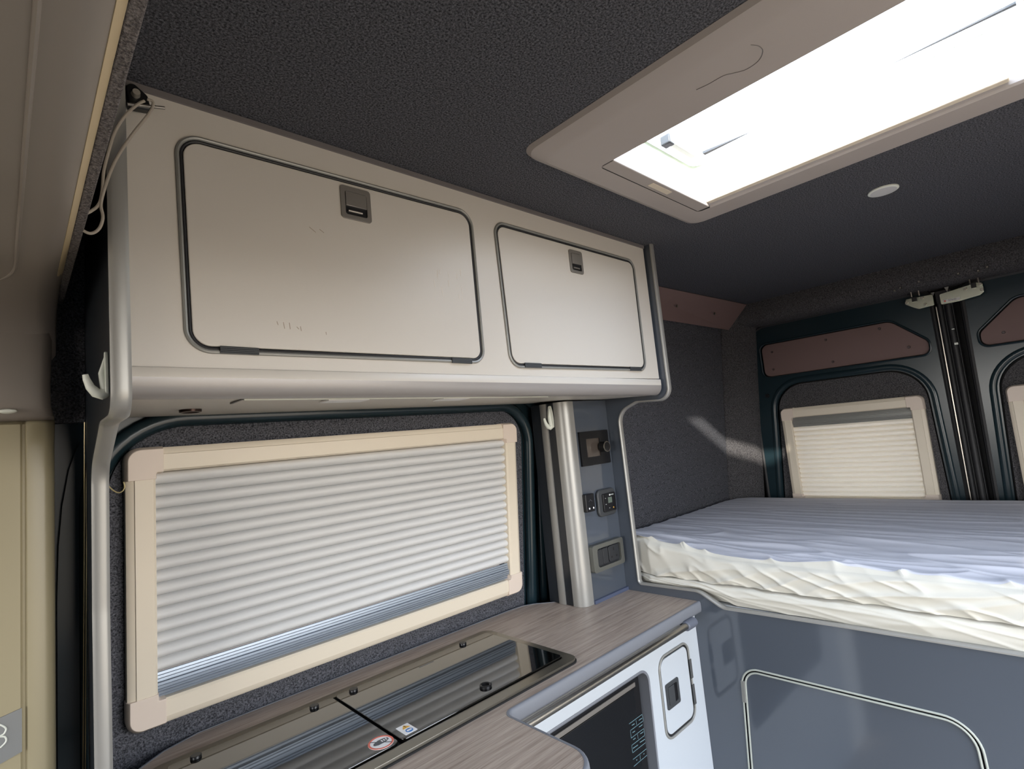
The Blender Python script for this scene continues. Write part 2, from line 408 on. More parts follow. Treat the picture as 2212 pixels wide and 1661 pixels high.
L2 = latch('door_latch', 'longer zinc latch plate with a sticker spanning to the right rear door', .25, True)
def text(body, size, fn, u, v, m, parent, name='lettering', mirror=False, ext=.0003):
    cu = bpy.data.curves.new(name, 'FONT'); cu.body = body; cu.size = size; cu.align_x = 'CENTER'; cu.align_y = 'CENTER'; cu.extrude = ext; cu.resolution_u = 2
    o = bpy.data.objects.new(name, cu); me = bpy.data.meshes.new_from_object(o); bpy.data.objects.remove(o)
    root = parent
    while root.parent is not None: root = root.parent
    for vx in me.vertices:
        x, y, z = vx.co; sgn = -1 if mirror else 1
        q = fn(u+sgn*x, v+y, z+.0004); vx.co = Vector(q)+Vector((0, 0, H))-root.location
    me.materials.clear(); me.materials.append(m)
    ob = bpy.data.objects.new(name, me); COL.objects.link(ob); ob.parent = parent; return ob
st = MB().plate(rrect(.258, .368, .310, .378, .001), FX(2.6655), 0, .0006).build('sticker', WPRINT, L2)
MB().plate(circ(.304, .373, .0035, 12), FX(2.6648), 0, .0004).build('logo_dot', REDP, st)
text('SOLID', .009, FX(2.6645), .281, .373, GRYP, st, mirror=True)
for (y, z), wh in zip(((.427, .453), (.188, .452), (.447, .447), (.365, .462), (.245, .458), (.162, .458)), ('above the left latch rods', 'above the right latch rods', 'just left of the left latch rods', 'right of the left latch rods', 'left of the right latch rods', 'farthest right beyond the right latch rods')):
    tag(MB().cyl((2.614, y, z), (2.604, y, z), .0045, .003, 12).build('header_screw', STEEL), 'bright screw head in the felt header '+wh, 'screw', 'screws in the felt header above the rear doors')

# ------------------------------------------------------------------ pleated blinds
def blind(root, fn, u0, u1, v0, v1, fw, rail_at, flip=1, npl=17, cut=None):
    # outer u0..u1, v0..v1 ; frame width fw ; rail_at 'top' | 'bottom'
    iu0, iu1, iv0, iv1 = min(u0, u1)+fw, max(u0, u1)-fw, v0+fw, v1-fw
    a0, a1 = min(u0, u1), max(u0, u1)
    def bar(p0, p1, horiz):
        k = MB(); pr = [(0, 0), (0, .020), (.004, .024), (.012, .026), (.013, .0285), (fw-.004, .0285), (fw, .024), (fw, 0)]
        rings = []
        for e in (p0, p1):
            ring = []
            for a, b in pr:
                if horiz == 'b': ring.append(fn(e, v0+a, b))
                if horiz == 't': ring.append(fn(e, v1-a, b))
                if horiz == 'l': ring.append(fn(a0+a, e, b))
                if horiz == 'r': ring.append(fn(a1-a, e, b))
            rings.append(ring)
        k.loft(rings, True, True); return k.build('frame_bar', BEIGE, root)
    cc = fw+.012
    bar(a0+cc, a1-cc, 'b'); bar(a0+cc, a1-cc, 't'); bar(v0+cc, v1-cc, 'l'); bar(v0+cc, v1-cc, 'r')
    e = .002
    for (cu, su) in ((a0, 1), (a1, -1)):
        for (cv, sv) in ((v0, 1), (v1, -1)):
            A = [(-e, -e), (cc, -e), (cc, fw+e), (fw+e, fw+e), (fw+e, cc), (-e, cc)]
            R = rpoly(A, [.024, 0, 0, .003, 0, 0], 8)
            R2 = rpoly([(e*1.5, e*1.5), (cc, e*1.5), (cc, fw), (fw, fw), (fw, cc), (e*1.5, cc)], [.02, 0, 0, .003, 0, 0], 8)
            k = MB(); T = lambda L, w_: [fn(cu+su*a, cv+sv*b, w_) for a, b in L]
            k.loft([T(R, 0), T(R, .021), T(R2, .0305)], True, True); k.build('corner_cap', BEIGEC, root, bevel=.0008)
    rl = .046
    f0, f1 = (iv0+rl, iv1) if rail_at == 'bottom' else (iv0, iv1-rl)
    k = MB(); n = npl*10; rows = []
    for i in range(n+1):
        s_ = i/n; z = f0+(f1-f0)*s_; ph = (s_*npl) % 1.0
        dep = .001+.0185*math.sin(math.pi*ph)**.5
        rows.append((z, dep))
    m = 24
    G = [[k.bm.verts.new(fn(iu0-.002+(iu1-iu0+.004)*j/m, z, d+.0006*math.sin(j*1.7+i*.35))) for j in range(m+1)] for i, (z, d) in enumerate(rows)]
    for i in range(n):
        for j in range(m): k.bm.faces.new((G[i][j], G[i][j+1], G[i+1][j+1], G[i+1][j]))
    k.build('pleated_fabric', PLEAT if rail_at == 'bottom' else PLEATR, root, ang=80)
    r0, r1 = (iv0, iv0+rl) if rail_at == 'bottom' else (iv1-rl, iv1)
    k = MB(); pr = []; N = 72
    for i in range(N+1):
        s_ = i/N; z = r0+(r1-r0)*s_
        d = .013+.003*math.sin(math.pi*s_) - (.0022 if (s_*8) % 1 < .22 else 0) + (.004 if .30 < s_ < .62 else 0)
        pr.append((z, d))
    k.loft([[fn(x, z, d) for z, d in pr] for x in (iu0-.001, iu1+.001)], False); k.build('pull_rail', ALU if rail_at == 'bottom' else PEWTER, root, ang=25)
def bwin(name, label, loc): return thing(name, label, 'blind', loc)
T1 = bwin('pleated_blind', 'wide beige-framed pleated blind over the kitchen window', (.63, wy(-.45), -.45))
blind(T1, FW(.002), .148, 1.112, -.452, .047, .045, 'bottom', npl=16)
T2 = bwin('pleated_blind', 'small beige-framed pleated blind in the left rear door', (2.69, .70, -.435))
blind(T2, FX(2.698), .428, .978, -.437, .018, .045, 'top', npl=15)
T3 = bwin('pleated_blind', 'beige-framed blind in the right rear door, cut by the photo edge', (2.69, -.09, -.435))
blind(T3, FX(2.698), 2*YM-.978, 2*YM-.428, -.437, .018, .045, 'top', npl=15)

# ------------------------------------------------------------------ partition panels at both ends of the kitchen
def trim_prof(w_, t):       # (a across thickness, b along X)
    return [(-t*.3, -w_/2), (t*.5, -w_/2), (t*.95, -w_/2+.003), (t*1.15, -w_/4), (t*1.2, 0), (t*1.15, w_/4), (t*.95, w_/2-.003), (t*.5, w_/2), (-t*.3, w_/2)]
def smooth_path(pts, rad, n=8):
    # open polyline with rounded corners
    out = [tuple(pts[0])]
    for i in range(1, len(pts)-1):
        loop = rpoly([pts[i-1], pts[i], pts[i+1]], [0, rad[i], 0], n); out += loop[1:-1]
    out.append(tuple(pts[-1])); return out
EP = smooth_path([(.815, ZC), (.815, .078), (.93, .078), (1.05, .018), (1.068, -.2), (1.068, -1.4)], [0, .032, .06, .05, .2, 0])
t = thing('partition_panel', 'narrow silver-edged slate partition at the left end of the kitchen', 'panel', (.1, 1.1, -1.4))
X0 = .1005
MB().plate(EP+[(1.16, -1.4), (1.2, -.5), (1.17, .2), (1.14, ZC)], FX(X0-.007), -.014, 0).build('board', SLATE_SHADED, t)
k = MB(); k.sweep([(-a, b) for a, b in trim_prof(.022, .004)], [(X0, y, z) for y, z in EP], (1, 0, 0)); k.build('edge_trim', TRIMM, t)

BP = smooth_path([(.815, ZC), (.815, .072), (.93, .078), (1.002, .052), (.998, -.478), (.80, -.474), (.735, -.510), (.45, -.505), (-.65, -.497)],
                 [0, .034, .03, .055, .012, .05, .05, .1, 0])
t = thing('bulkhead_panel', 'glossy slate bulkhead running from the cabinet down under the bed', 'panel', (1.41, .3, -1.4))
XB = 1.403
door_o = rpoly([(.735, -1.18), (.705, -.652), (.228, -.650), (.205, -1.18)], [.03, .048, .06, .03], 10)
fb = FX(XB)
MB().plate(BP+[(-.65, -1.4), (1.24, -1.4), (1.235, -.5), (1.18, .2), (1.14, ZC)], fb, -.015, 0, [door_o]).build('board', SLATE, t)
k = MB(); k.sweep([(-a, b) for a, b in trim_prof(.019, .004)], [(XB+.0065, y, z) for y, z in BP], (1, 0, 0)); k.build('edge_trim', TRIMM, t)
ld = rpoly([(.7265, -1.17), (.6965, -.660), (.236, -.658), (.2125, -1.17)], [.03, .038, .05, .03], 10)
lm = rpoly([(.729, -1.175), (.699, -.658), (.233, -.656), (.210, -1.175)], [.03, .043, .055, .03], 10)
SEALM = mat('pale_seal', '#a4a8a0', .45)
ldo = MB().plate(ld, fb, -.014, -.001).build('locker_door', SLATE, t, bevel=.001)
for nm, L in (('outer_seal', door_o), ('inner_seal', ld)):
    MB().tube([fb(u, v, .001) for u, v in L], .0024, 8, True).build(nm, SEALM, ldo)
MB().plate(door_o, fb, -.016, -.0145).build('seal_backing', RUBBER, ldo)
k = MB()
for i in range(5): k.tube([fb(.7045+.0020*(i-2), -.688, .0035), fb(.7075+.0020*(i-2), -.742, .0035)], .0011, 6)
k.build('hinge', PEWTER, ldo)

# ------------------------------------------------------------------ overhead cabinet
YF = .835
t = thing('overhead_cabinet', 'pale overhead cabinet with two lift-up doors under the roof', 'cabinet', (.75, .95, .08))
X1, X2 = .111, 1.3945
d1 = [.173, .163, .722, .488]; d2 = [.787, .157, 1.331, .487]
o1 = rpoly([(.176, .163), (.722, .162), (.722, .493), (.171, .488)], [.034, .030, .036, .034], 10)
o2 = rpoly([(.793, .155), (1.331, .157), (1.333, .486), (.783, .489)], [.034, .030, .030, .032], 10)
fy = FY(YF)
MB().plate([(X1, .135), (X2, .135), (X2, ZC-.008), (X1, ZC-.004)], fy, -.015, 0, [o1, o2]).build('face_frame', CAB, t)
MB().box(X1, X2, YF-.004, YF+.012, ZC-.010, ZC-.001).build('top_strip', RUBG, t)
# rounded cornice along the bottom
def zbot(x): return .100-.0125*(x-.11)/1.28
def corn(x, part):
    b = zbot(x); h_ = .1415-.007*(x-.11)
    if part == 0: return [(x, y, z) for y, z in [(YF+.012, h_), (YF-.003, h_), (YF-.0045, h_-.0015), (YF-.0045, b+.0275), (YF+.012, b+.0275)]]
    return [(x, y, z) for y, z in [(YF+.012, b+.0275)] + [(YF+.0195-.024*math.cos(q*math.pi/16), b+.0275-.0275*math.sin(q*math.pi/16)) for q in range(0, 9)] + [(YF+.0245, b+.004), (YF+.0265, b+.004), (YF+.0265, b+.012)]]
k = MB(); k.loft([corn(x, 0) for x in (X1, X2)], True, True); k.build('lower_rail', CAB, t, ang=60)
k = MB(); k.loft([corn(x, 1) for x in (X1, X2)], True, True); k.build('cornice', mat('silver_cornice', '#9c9896', .36, metal=.2), t, ang=60)
k = MB(); k.loft([[(x, YF+.028, zbot(x)+.0015), (x, wy(.1)-.012, .1055), (x, wy(.1)-.012, .118), (x, YF+.028, zbot(x)+.014)] for x in (X1, X2)], True, True); k.build('bottom_panel', CAB, t)
def zpan(x, y): a = zbot(x)+.0015; return a+(.1055-a)*(y-YF-.028)/(wy(.1)-.012-YF-.028)
MB().box(X1, X2, YF+.05, wy(.5)-.012, ZC-.03, ZC-.004).build('top_panel', BLACKM, t)
MB().box(X1, X2, YF+.020, YF+.024, .11, ZC-.03).build('inner_lining', BLACKM, t)
def inset(L, d):
    cx = sum(p[0] for p in L)/len(L); cy = sum(p[1] for p in L)/len(L); out = []; n = len(L)
    for i in range(n):
        a = Vector(L[i-1]); b = Vector(L[(i+1) % n]); tt = (b-a).normalized(); nn = Vector((-tt.y, tt.x)); p_ = Vector(L[i])
        if nn.dot(Vector((cx, cy))-p_) < 0: nn = -nn
        out.append(tuple(p_+nn*d))
    return out
def hatch(parent, fn, outer, name, pm, hinge_pts, latch_box, hollow, hv=None):
    d = MB().plate(inset(outer, .010), fn, -.013, .0015).build(name, pm, parent, bevel=.0015)
    MB().tube([fn(u, v, .001) for u, v in inset(outer, .002)], .0030, 8, True).build('silver_seal', PEWTER, d)
    MB().tube([fn(u, v, -.0015) for u, v in inset(outer, .0068)], .0028, 8, True).build('rubber_seal', RUBBER, d)
    for (a, b) in hinge_pts:
        a, b = Vector(a), Vector(b); k = MB(); ax = (b-a).normalized(); sd_ = Vector((-ax.y, ax.x))
        for i in range(4):
            q = sd_*(.0026*(i-1.5)); k.tube([fn(a.x+q.x, a.y+q.y, .0042), fn(b.x+q.x, b.y+q.y, .0042)], .0017, 6)
        k.build('hinge', DGREY, d)
    u0, v0, u1, v1 = latch_box; iw = (u1-u0)*.14
    if hollow == 'bottom':
        inner = rrect(u0+iw, v0+iw, u1-iw, v1-iw*1.2, .004, 4)
        L_ = MB().plate(rrect(u0, v0, u1, v1, .006, 5), fn, 0, .0042, [inner]).build('latch', LATCHM, d, bevel=.001)
        hm = v0+iw+(v1-v0-2*iw)*.36
        MB().plate(inner, fn, .0012, .002).build('latch_well', BLACK, L_)
        MB().plate([(u0+iw*1.1, hm), (u1-iw*1.1, hm), (u1-iw*1.1, v1-iw*1.3), (u0+iw*1.1, v1-iw*1.3)], fn, .002, .0052).build('latch_paddle', LATCHM, L_, bevel=.0006)
        MB().tube([fn(u0+iw*1.6, v0+iw*1.9, .003), fn(u1-iw*2.2, v0+iw*1.9, .003)], .0022, 8).build('latch_bar', LATCHM, L_)
    else:
        inner = rrect(u0+iw, v0+iw, u1-iw, v1-iw, .004, 4)
        L_ = MB().plate(rrect(u0, v0, u1, v1, .005, 5), fn, 0, .0042, [inner]).build('latch', DGREY, d, bevel=.001)
        um = u1-iw-(u1-u0-2*iw)*.36
        MB().plate(inner, fn, .0012, .002).build('latch_well', BLACK, L_)
        MB().plate([(u0+iw*1.1, v0+iw*1.1), (um, v0+iw*1.1), (um, v1-iw*1.1), (u0+iw*1.1, v1-iw*1.1)], fn, .002, .0052).build('latch_paddle', DGREY, L_, bevel=.0006)
    return d
h1 = hatch(t, fy, o1, 'door', CAB, [((.219, .168), (.272, .167)), ((.634, .1655), (.684, .165))], (.421, .413, .479, .474), 'bottom')
h2 = hatch(t, fy, o2, 'door', CAB, [((.836, .161), (.889, .161)), ((1.245, .161), (1.298, .161))], (1.035, .406, 1.087, .467), 'bottom')
# faint scuffs left on the large door
k = MB(); fs = FY(YF-.0016)
for px, py, dx, dy in ((598, 694, 3, 8), (612, 696, 3, 14), (625, 697, 2, 14), (641, 706, 5, 5), (649, 705, 2, 10), (704, 717, 1, 6), (668, 490, 14, 12), (690, 495, 10, 8)):
    a = at(px, py, 1, YF-.0016); b = at(px+dx, py+dy, 1, YF-.0016); dv = Vector((b.x-a.x, b.z-a.z)).normalized(); nn = Vector((-dv.y, dv.x))*.0005
    k.plate([(a.x-nn.x, a.z-nn.y), (b.x-nn.x, b.z-nn.y), (b.x+nn.x, b.z+nn.y), (a.x+nn.x, a.z+nn.y)], fs, 0, .0002)
k.build('scuff_mark', SCUFF, h1)['kind'] = 'stuff'
k = MB()
for i in range(11):
    px = 932+random.random()*70; py = 575+random.random()*75
    a = at(px, py, 1, YF-.0016); b = at(px+random.random()*3, py+8+random.random()*10, 1, YF-.0016)
    k.plate([(a.x, a.z), (a.x+.0014, a.z), (b.x+.0012, b.z), (b.x, b.z)], fs, 0, .0002)
k.build('scuff_mark', mat('scuff_pale', '#d8d0c4', .5), h1)['kind'] = 'stuff'
# strip light channel and spot under the cabinet
k = MB(); fz = FZ(.0918)
k.loft([[(x, y, zpan(x, y)+d) for y, d in ((.876, .001), (.880, .001), (.880, -.0015), (.876, -.0015))] for x in (.262, .95)], True, True); k.build('light_channel', WHITEP, t)
MB().box(.2575, .2610, .876, .935, zpan(.26, .90)-.0012, zpan(.26, .90)+.001).build('channel_end', BLACK, t)
for x0, x1 in ((.41, .49), (.66, .73)):
    MB().plate(rrect(x0, .905, x1, .945, .001), FZ(zpan(x0, .925)), -.0014, .001).build('paper_label', WPRINT, t)
s = thing('downlight', 'tiny round bronze downlight under the left end of the cabinet', 'light', (.226, 1.05, .095))
k = MB(); zd = zpan(.226, 1.05); k.loft([[(.226+r*math.cos(a*math.pi/12), 1.05+r*math.sin(a*math.pi/12), zd+z) for a in range(24)] for r, z in ((.0175, .001), (.017, -.004), (.014, -.005), (.012, -.002))], True, False)
k.build('bezel', mat('bronze_bezel', '#3a2d28', .3, metal=.8), s)
MB().cyl((.226, 1.05, zd-.0005), (.226, 1.05, zd-.0025), .0125, .0125, 20).build('lens', mat('warm_lens', '#c9a98a', .2), s)

# ------------------------------------------------------------------ hooks, eyelet, cords
def hook(name, label, fn, sc, m=WHITEP):
    t = thing(name, label, 'hook', fn(0, 0, 0))
    body = [(-.008, -.030), (.006, -.031), (.009, -.01), (.007, .012), (.003, .030), (-.003, .031), (-.007, .014), (-.009, -.01)]
    MB().plate(rpoly([(a*sc, b*sc) for a, b in body], .004, 4), fn, 0, .006*sc).build('back_plate', m, t, bevel=.0012)
    k = MB(); pts = [(-.0, -.026, .003), (-.0, -.029, .010), (-.0, -.027, .018), (-.0, -.019, .026), (-.0, -.008, .031), (0, -.002, .0325)]
    k.tube([fn(a*sc, b*sc, c_*sc) for a, b, c_ in pts], [.0075*sc, .0078*sc, .0068*sc, .0054*sc, .0042*sc, .0034*sc], 12); k.build('prong', m, t)
    k = MB(); k.tube([fn(0, -.027*sc, .004*sc), fn(0, 0, .0085*sc), fn(0, .022*sc, .004*sc)], [.006*sc, .005*sc, .002*sc], 10); k.build('spine', m, t)
    return t
hook('wall_hook', 'white plastic hook on the left partition beside the cabinet', lambda u, v, w_: (.0935-w_*.78, .868+u, .137+v), .95)
hook('wall_hook', 'small white plastic hook at the top of the silver column', lambda u, v, w_: (1.193-w_*.5, 1.096+w_*.45+u*1.25, .055+v*1.1), 1.0)
t = thing('cord_eyelet', 'black eyelet bracket with a bolt in the cabinet top corner', 'bracket', (.125, .815, .49))
k = MB(); fe = FY(.832)
k.plate(rpoly([(.112, .524), (.104+.016, .534), (.138, .520), (.1415, .500), (.116, .496)], [.008, .008, .008, .003, .003], 5), fe, .0, .014); k.build('bracket', BLACK, t, bevel=.003)
MB().cyl((.1235, .818, .5155), (.1235, .8105, .5155), .0055, .0045, 16).build('bolt', WHITEP if False else mat('bright_bolt', '#c8c2b4', .3, metal=.6), t)
MB().tube([(.113, .812, .4945), (.156, .812, .505)], .0022, 14).build('pin', LATCHM, t)
def P3(L, y): return [at(a, b, 1, y) for a, b in L]
def spline(P, n=6):
    out = []; P = [Vector(p) for p in P]
    for i in range(len(P)-1):
        p0 = P[max(i-1, 0)]; p1 = P[i]; p2 = P[i+1]; p3 = P[min(i+2, len(P)-1)]
        for k_ in range(n):
            s_ = k_/n; out.append(.5*((2*p1)+(p2-p0)*s_+(2*p0-5*p1+4*p2-p3)*s_*s_+(3*p1-p0-3*p2+p3)*s_**3))
    out.append(P[-1]); return out
k = MB()
pts = P3([(312, 218), (298, 225), (270, 250), (248, 285), (235, 325), (224, 370), (221, 410), (214, 440), (198, 455), (180, 463), (160, 464)], .802)
k.tube(spline(pts), .0019, 8)
pts = P3([(318, 214), (331, 222), (322, 245), (290, 285), (262, 325), (243, 360), (228, 400), (218, 440), (222, 470), (213, 495), (194, 504), (172, 492), (152, 470)], .801)
k.tube(spline(pts), .0019, 8)
tag(k.build('cord_loop', STRING), 'thin grey cord looped from the eyelet and hanging behind the shelf', 'cord')
k = MB(); k.tube(spline([at(a, b, 1, wy(-.02)-.012-.004*i) for i, (a, b) in enumerate([(232, 1047), (243, 1058), (255, 1064), (264, 1061), (269, 1052), (267, 1041)])]), .0011, 6)
tag(k.build('loose_wire', YELLOW), 'short yellow wire end poking out beside the kitchen blind', 'wire')

# ------------------------------------------------------------------ silver corner column
t = thing('corner_column', 'slate corner column with two silver edge profiles on the worktop', 'column', (1.3, 1.09, -.5))
zb, zt = -.4995, .096
MB().box(1.194, 1.215, 1.072, wy(.09)-.012, zb, zt).build('side_panel', SLATE_SHADED, t)
MB().box(1.215, XB-.001, 1.045, 1.058, zb, zt).build('front_panel', SLATE, t)
k = MB(); pr = [(1.195, 1.1125), (1.190, 1.113), (1.1885, 1.120), (1.1885, 1.130), (1.190, 1.138), (1.196, 1.144), (1.21, 1.147), (1.21, 1.1125)]
k.loft([[(x, y, z) for x, y in pr] for z in (zb, zt)], True, True); k.build('silver_profile', TRIMM, t, ang=60)
k = MB(); pr = [(1.194, 1.098), (1.1895, 1.097)]
for i in range(11):
    a = math.pi-(i/10)*math.pi/2; pr.append((1.1895+.040+.040*math.cos(a), 1.083-.040*math.sin(a)))
pr = [(1.195, 1.0815), (1.1895, 1.081)] + [(1.2215-.032*math.cos(i/10*math.pi/2), 1.071-.030*math.sin(i/10*math.pi/2)) for i in range(11)] + [(1.2345, 1.041), (1.2345, 1.055), (1.22, 1.065), (1.21, 1.0815)]
k.loft([[(x, y, z) for x, y in pr] for z in (zb, zt)], True, True); k.build('silver_profile', TRIMM, t, ang=60)
MB().box(1.235, XB-.001, 1.036, 1.0445, -.4995, -.490).build('sealant_bead', mat('sealant_grey', '#4d556b', .4), t)
fp = FY(1.0445)
t = thing('control_dial', 'square black control plate with a round chrome-ringed knob', 'control', (1.315, 1.04, -.102))
MB().plate(rrect(1.246, -.103, 1.386, .001, .002), fp, 0, .007, [rrect(1.274, -.078, 1.341, -.022, .001)]).build('plate', BLACK, t, bevel=.001)
MB().plate(rrect(1.274, -.078, 1.341, -.022, .001), fp, .0, .003).build('window', mat('brown_window', '#4a433e', .12), t)
k = MB(); k.cyl((1.345, 1.037, -.051), (1.345, 1.016, -.051), .0155, .0155, 28); k.build('knob', BLACK, t, bevel=.001)
k = MB(); k.cyl((1.345, 1.016, -.051), (1.345, 1.014, -.051), .0165, .0160, 28); k.build('knob_ring', STEEL, t)
MB().cyl((1.345, 1.014, -.051), (1.345, 1.0133, -.051), .0140, .0140, 28).build('knob_face', BLACK, t)
t = thing('level_switch', 'small black rocker module with two white dots', 'switch', (1.25, 1.03, -.235))
MB().plate(rrect(1.232, -.236, 1.272, -.184, .003), fp, 0, .016).build('body', BLACK, t, bevel=.0015)
fs2 = FY(1.0445-.0162)
for u in (1.2445, 1.2635): MB().plate(circ(u, -.226, .0028, 12), fs2, 0, .0006).build('dot', WPRINT, t)
k = MB()
for i in range(5): k.plate([(1.245+.003*i, -.206+.0022*(2-abs(i-2))), (1.2475+.003*i, -.206+.0022*(2-abs(i-2))), (1.2475+.003*i, -.2045+.0022*(2-abs(i-2))), (1.245+.003*i, -.2045+.0022*(2-abs(i-2)))], fs2, 0, .0004)
k.build('gauge_print', GRYP, t)
t = thing('heater_control', 'grey-rimmed heater controller with a small display', 'control', (1.34, 1.03, -.262))
MB().plate(rrect(1.296, -.262, 1.386, -.180, .018), fp, 0, .010).build('surround', DGREY, t, bevel=.004)
bd = MB().plate(rrect(1.316, -.249, 1.378, -.194, .004), fp, .009, .015).build('module', BLACK, t, bevel=.001)
fh = FY(1.0445-.0152)
MB().plate(rrect(1.3385, -.2235, 1.358, -.2065, .001), fh, 0, .0005).build('display', LCD, bd)
MB().plate(circ(1.349, -.200, .0028, 10), fh, 0, .0005).build('logo_mark', WPRINT, bd)
k = MB()
for u0_, v0_, u1_, v1_ in ((1.353, -.2015, 1.3685, -.1985), (1.3245, -.209, 1.329, -.207), (1.3245, -.227, 1.329, -.225), (1.340, -.240, 1.344, -.238)): k.plate([(u0_, v0_), (u1_, v0_), (u1_, v1_), (u0_, v1_)], fh, 0, .0004)
k.build('printed_marks', mat('dim_print', '#9aa09c', .6), bd)['kind'] = 'stuff'
MB().plate(circ(1.362, -.2395, .0022, 10), fh, 0, .0008).build('indicator', YELP, bd)
t = thing('mains_socket', 'pewter-framed double switch and mains socket plate', 'socket', (1.30, 1.03, -.41))
MB().plate(rrect(1.236, -.412, 1.386, -.334, .008), fp, 0, .018, [rrect(1.256, -.400, 1.372, -.346, .010)]).build('surround', mat('bronze_grey_metal', '#6f706b', .35, metal=.55), t, bevel=.005)
MB().plate(rrect(1.256, -.400, 1.372, -.346, .010), fp, 0, .010).build('insert', SWITCH, t)
for u in (1.2595, 1.286): MB().plate(rrect(u, -.396, u+.025, -.350, .003), fp, .010, .0145).build('rocker', SWITCH, t, bevel=.001)
so = MB().plate(rrect(1.3155, -.396, 1.3675, -.350, .007), fp, .010, .0135).build('socket_face', SWITCH, t, bevel=.001)
fk = FY(1.0445-.0137)
k = MB()
for a in ((1.339, -.366, 1.3425, -.357), (1.326, -.386, 1.332, -.381), (1.350, -.386, 1.356, -.381)): k.plate([(a[0], a[1]), (a[2], a[1]), (a[2], a[3]), (a[0], a[3])], fk, 0, .0003)
k.build('pin_hole', BLACKM, so)

# ------------------------------------------------------------------ worktop
ZW = -.5
t = thing('worktop', 'grey oak laminate worktop with a pale rounded front edge', 'worktop', (.6, 1.0, -.528))
wo_ = [(.12, 1.150), (.166, 1.189), (.20, 1.215), (.26, 1.236), (.35, 1.238), (1.07, 1.228), (1.12, 1.222), (1.15, 1.205), (1.19, 1.165), (1.215, 1.150), (XB-.001, 1.15), (XB-.001, .802)]
fe_ = rpoly([(XB-.001, .804), (.660, .804), (.657, .577), (-.20, .577), (-.20, 1.15)], [0, .022, .055, .03, 0], 8)[1:]
outl = wo_[:-1] + fe_[:-1]
outl = [p_ for p_ in outl if not (abs(p_[0]+.20) < .001 and abs(p_[1]-1.15) < .001)]
outl = [(XB-.001, .804) if False else p_ for p_ in outl]
# order: back edge left->right, then front edge right->left
front = [(XB-.001, .804)] + [p_ for p_ in fe_ if p_[0] < .70 and p_[1] < .806]
front = [p_ for p_ in front if p_[0] > -.19] + [(-.15, .577), (-.15, 1.06), (.12, 1.06)]
outl = wo_[:-1] + front
MB().plate(outl, FZ(ZW), -.026, 0).build('top_board', WOOD, t)
path = [(x, y, ZW-.013) for x, y in front[:-2]]
pr = [(-.0015, .0136), (.002, .0138), (.0045, .0125), (.006, .009), (.0066, 0), (.006, -.010), (.0045, -.0145), (.002, -.016), (-.0015, -.016)]
k = MB(); k.sweep([(-a, b) if False else (a, b) for a, b in pr], path, (0, 0, 1)); k.build('front_moulding', TMOULD, t, ang=60)
bk = [(x, y, ZW-.011) for x, y in wo_[:-2]]
k = MB(); k.sweep([(-.002, .0122), (.001, .0122), (.001, -.014), (-.002, -.014)], bk, (0, 0, 1)); k.build('back_moulding', TMOULD, t)

# ------------------------------------------------------------------ hob and sink with glass lids
t = thing('hob_sink_unit', 'steel hob and sink unit under two black glass lids', 'hob', (.56, .98, -.5))
fr = rrect(.165, .832, .916, 1.150, .022, 6)
MB().plate(fr, FZ(ZW), .0, .008, [rrect(.185, .858, .896, 1.128, .012, 6)]).build('steel_frame', STEELD, t, bevel=.0025)
MB().plate(rrect(.163, .829, .918, 1.152, .024, 6), FZ(ZW), .0, .003).build('rubber_gasket', BLACKM, t)
MB().plate(rrect(.186, .859, .895, 1.127, .012, 6), FZ(ZW), .0005, .002).build('tray', BLACKM, t)
Lr = MB().plate(rrect(.484, .861, .894, 1.126, .010, 6), FZ(ZW), .006, .0115).build('glass_lid', BLACKG, t, bevel=.001)
Ll = MB().plate(rrect(.188, .861, .478, 1.126, .010, 6), FZ(ZW), .006, .0115).build('glass_lid', BLACKG, t, bevel=.001)
zl = ZW+.0115
for x, par in ((.807, Lr), (.519, Lr), (.436, Ll), (.230, Ll)):
    k = MB(); k.cyl((x, 1.112, zl), (x, 1.112, zl+.005), .009, .0085, 18); k.build('hinge_stud', BLACK, par, bevel=.001)
k = MB(); k.loft([[(.695+r*math.cos(a*math.pi/12), .892+r*math.sin(a*math.pi/12), zl+z) for a in range(24)] for r, z in ((.0125, 0), (.0125, .004), (.0105, .005), (.008, .004), (.008, .0005))]); k.build('finger_ring', BLACK, Lr)
MB().cyl((.695, .892, zl), (.695, .892, zl+.0006), .008, .008, 20).build('finger_well', BLACKM, Lr)
k = MB(); fzl = FZ(zl)
for i in range(14): k.plate([(.668+.0028*i, 1.090), (.6700+.0028*i, 1.090), (.6700+.0028*i, 1.0925), (.668+.0028*i, 1.0925)], fzl, 0, .0003)
k.build('printed_line', GRYP, Lr)
a = MB().plate(rrect(.495, .869, .519, .903, .001), fzl, 0, .0005).build('warning_sticker', WPRINT, Lr)
f2 = FZ(zl+.0005)
tri = [(.500, .902-.004), (.5165, .902-.006), (.5085, .884)]
tri = [(.5005, .8885), (.5165, .8885), (.5085, .9005)]
MB().plate(rpoly(tri, .0008, 3), f2, 0, .0003).build('warning_triangle', YELP, a)
MB().plate([(.508, .891), (.509, .891), (.5092, .898), (.5078, .898)], f2, .0003, .0005).build('exclamation', BLACK, a)
MB().plate(circ(.508, .8785, .0068, 20, 1), f2, 0, .0003).build('blue_disc', BLUP, a)
MB().plate([(.5035, .8765), (.5125, .8765), (.5125, .8810), (.5035, .8810)], f2, .0003, .0005).build('book_symbol', WPRINT, a)
a = MB().plate(circ(.456, .885, .0215, 30), fzl, 0, .0005).build('prohibition_sticker', WPRINT, Ll)
MB().plate(circ(.456, .885, .0215, 30), f2, 0, .0003, [circ(.456, .885, .0180, 30)]).build('red_ring', REDP, a)
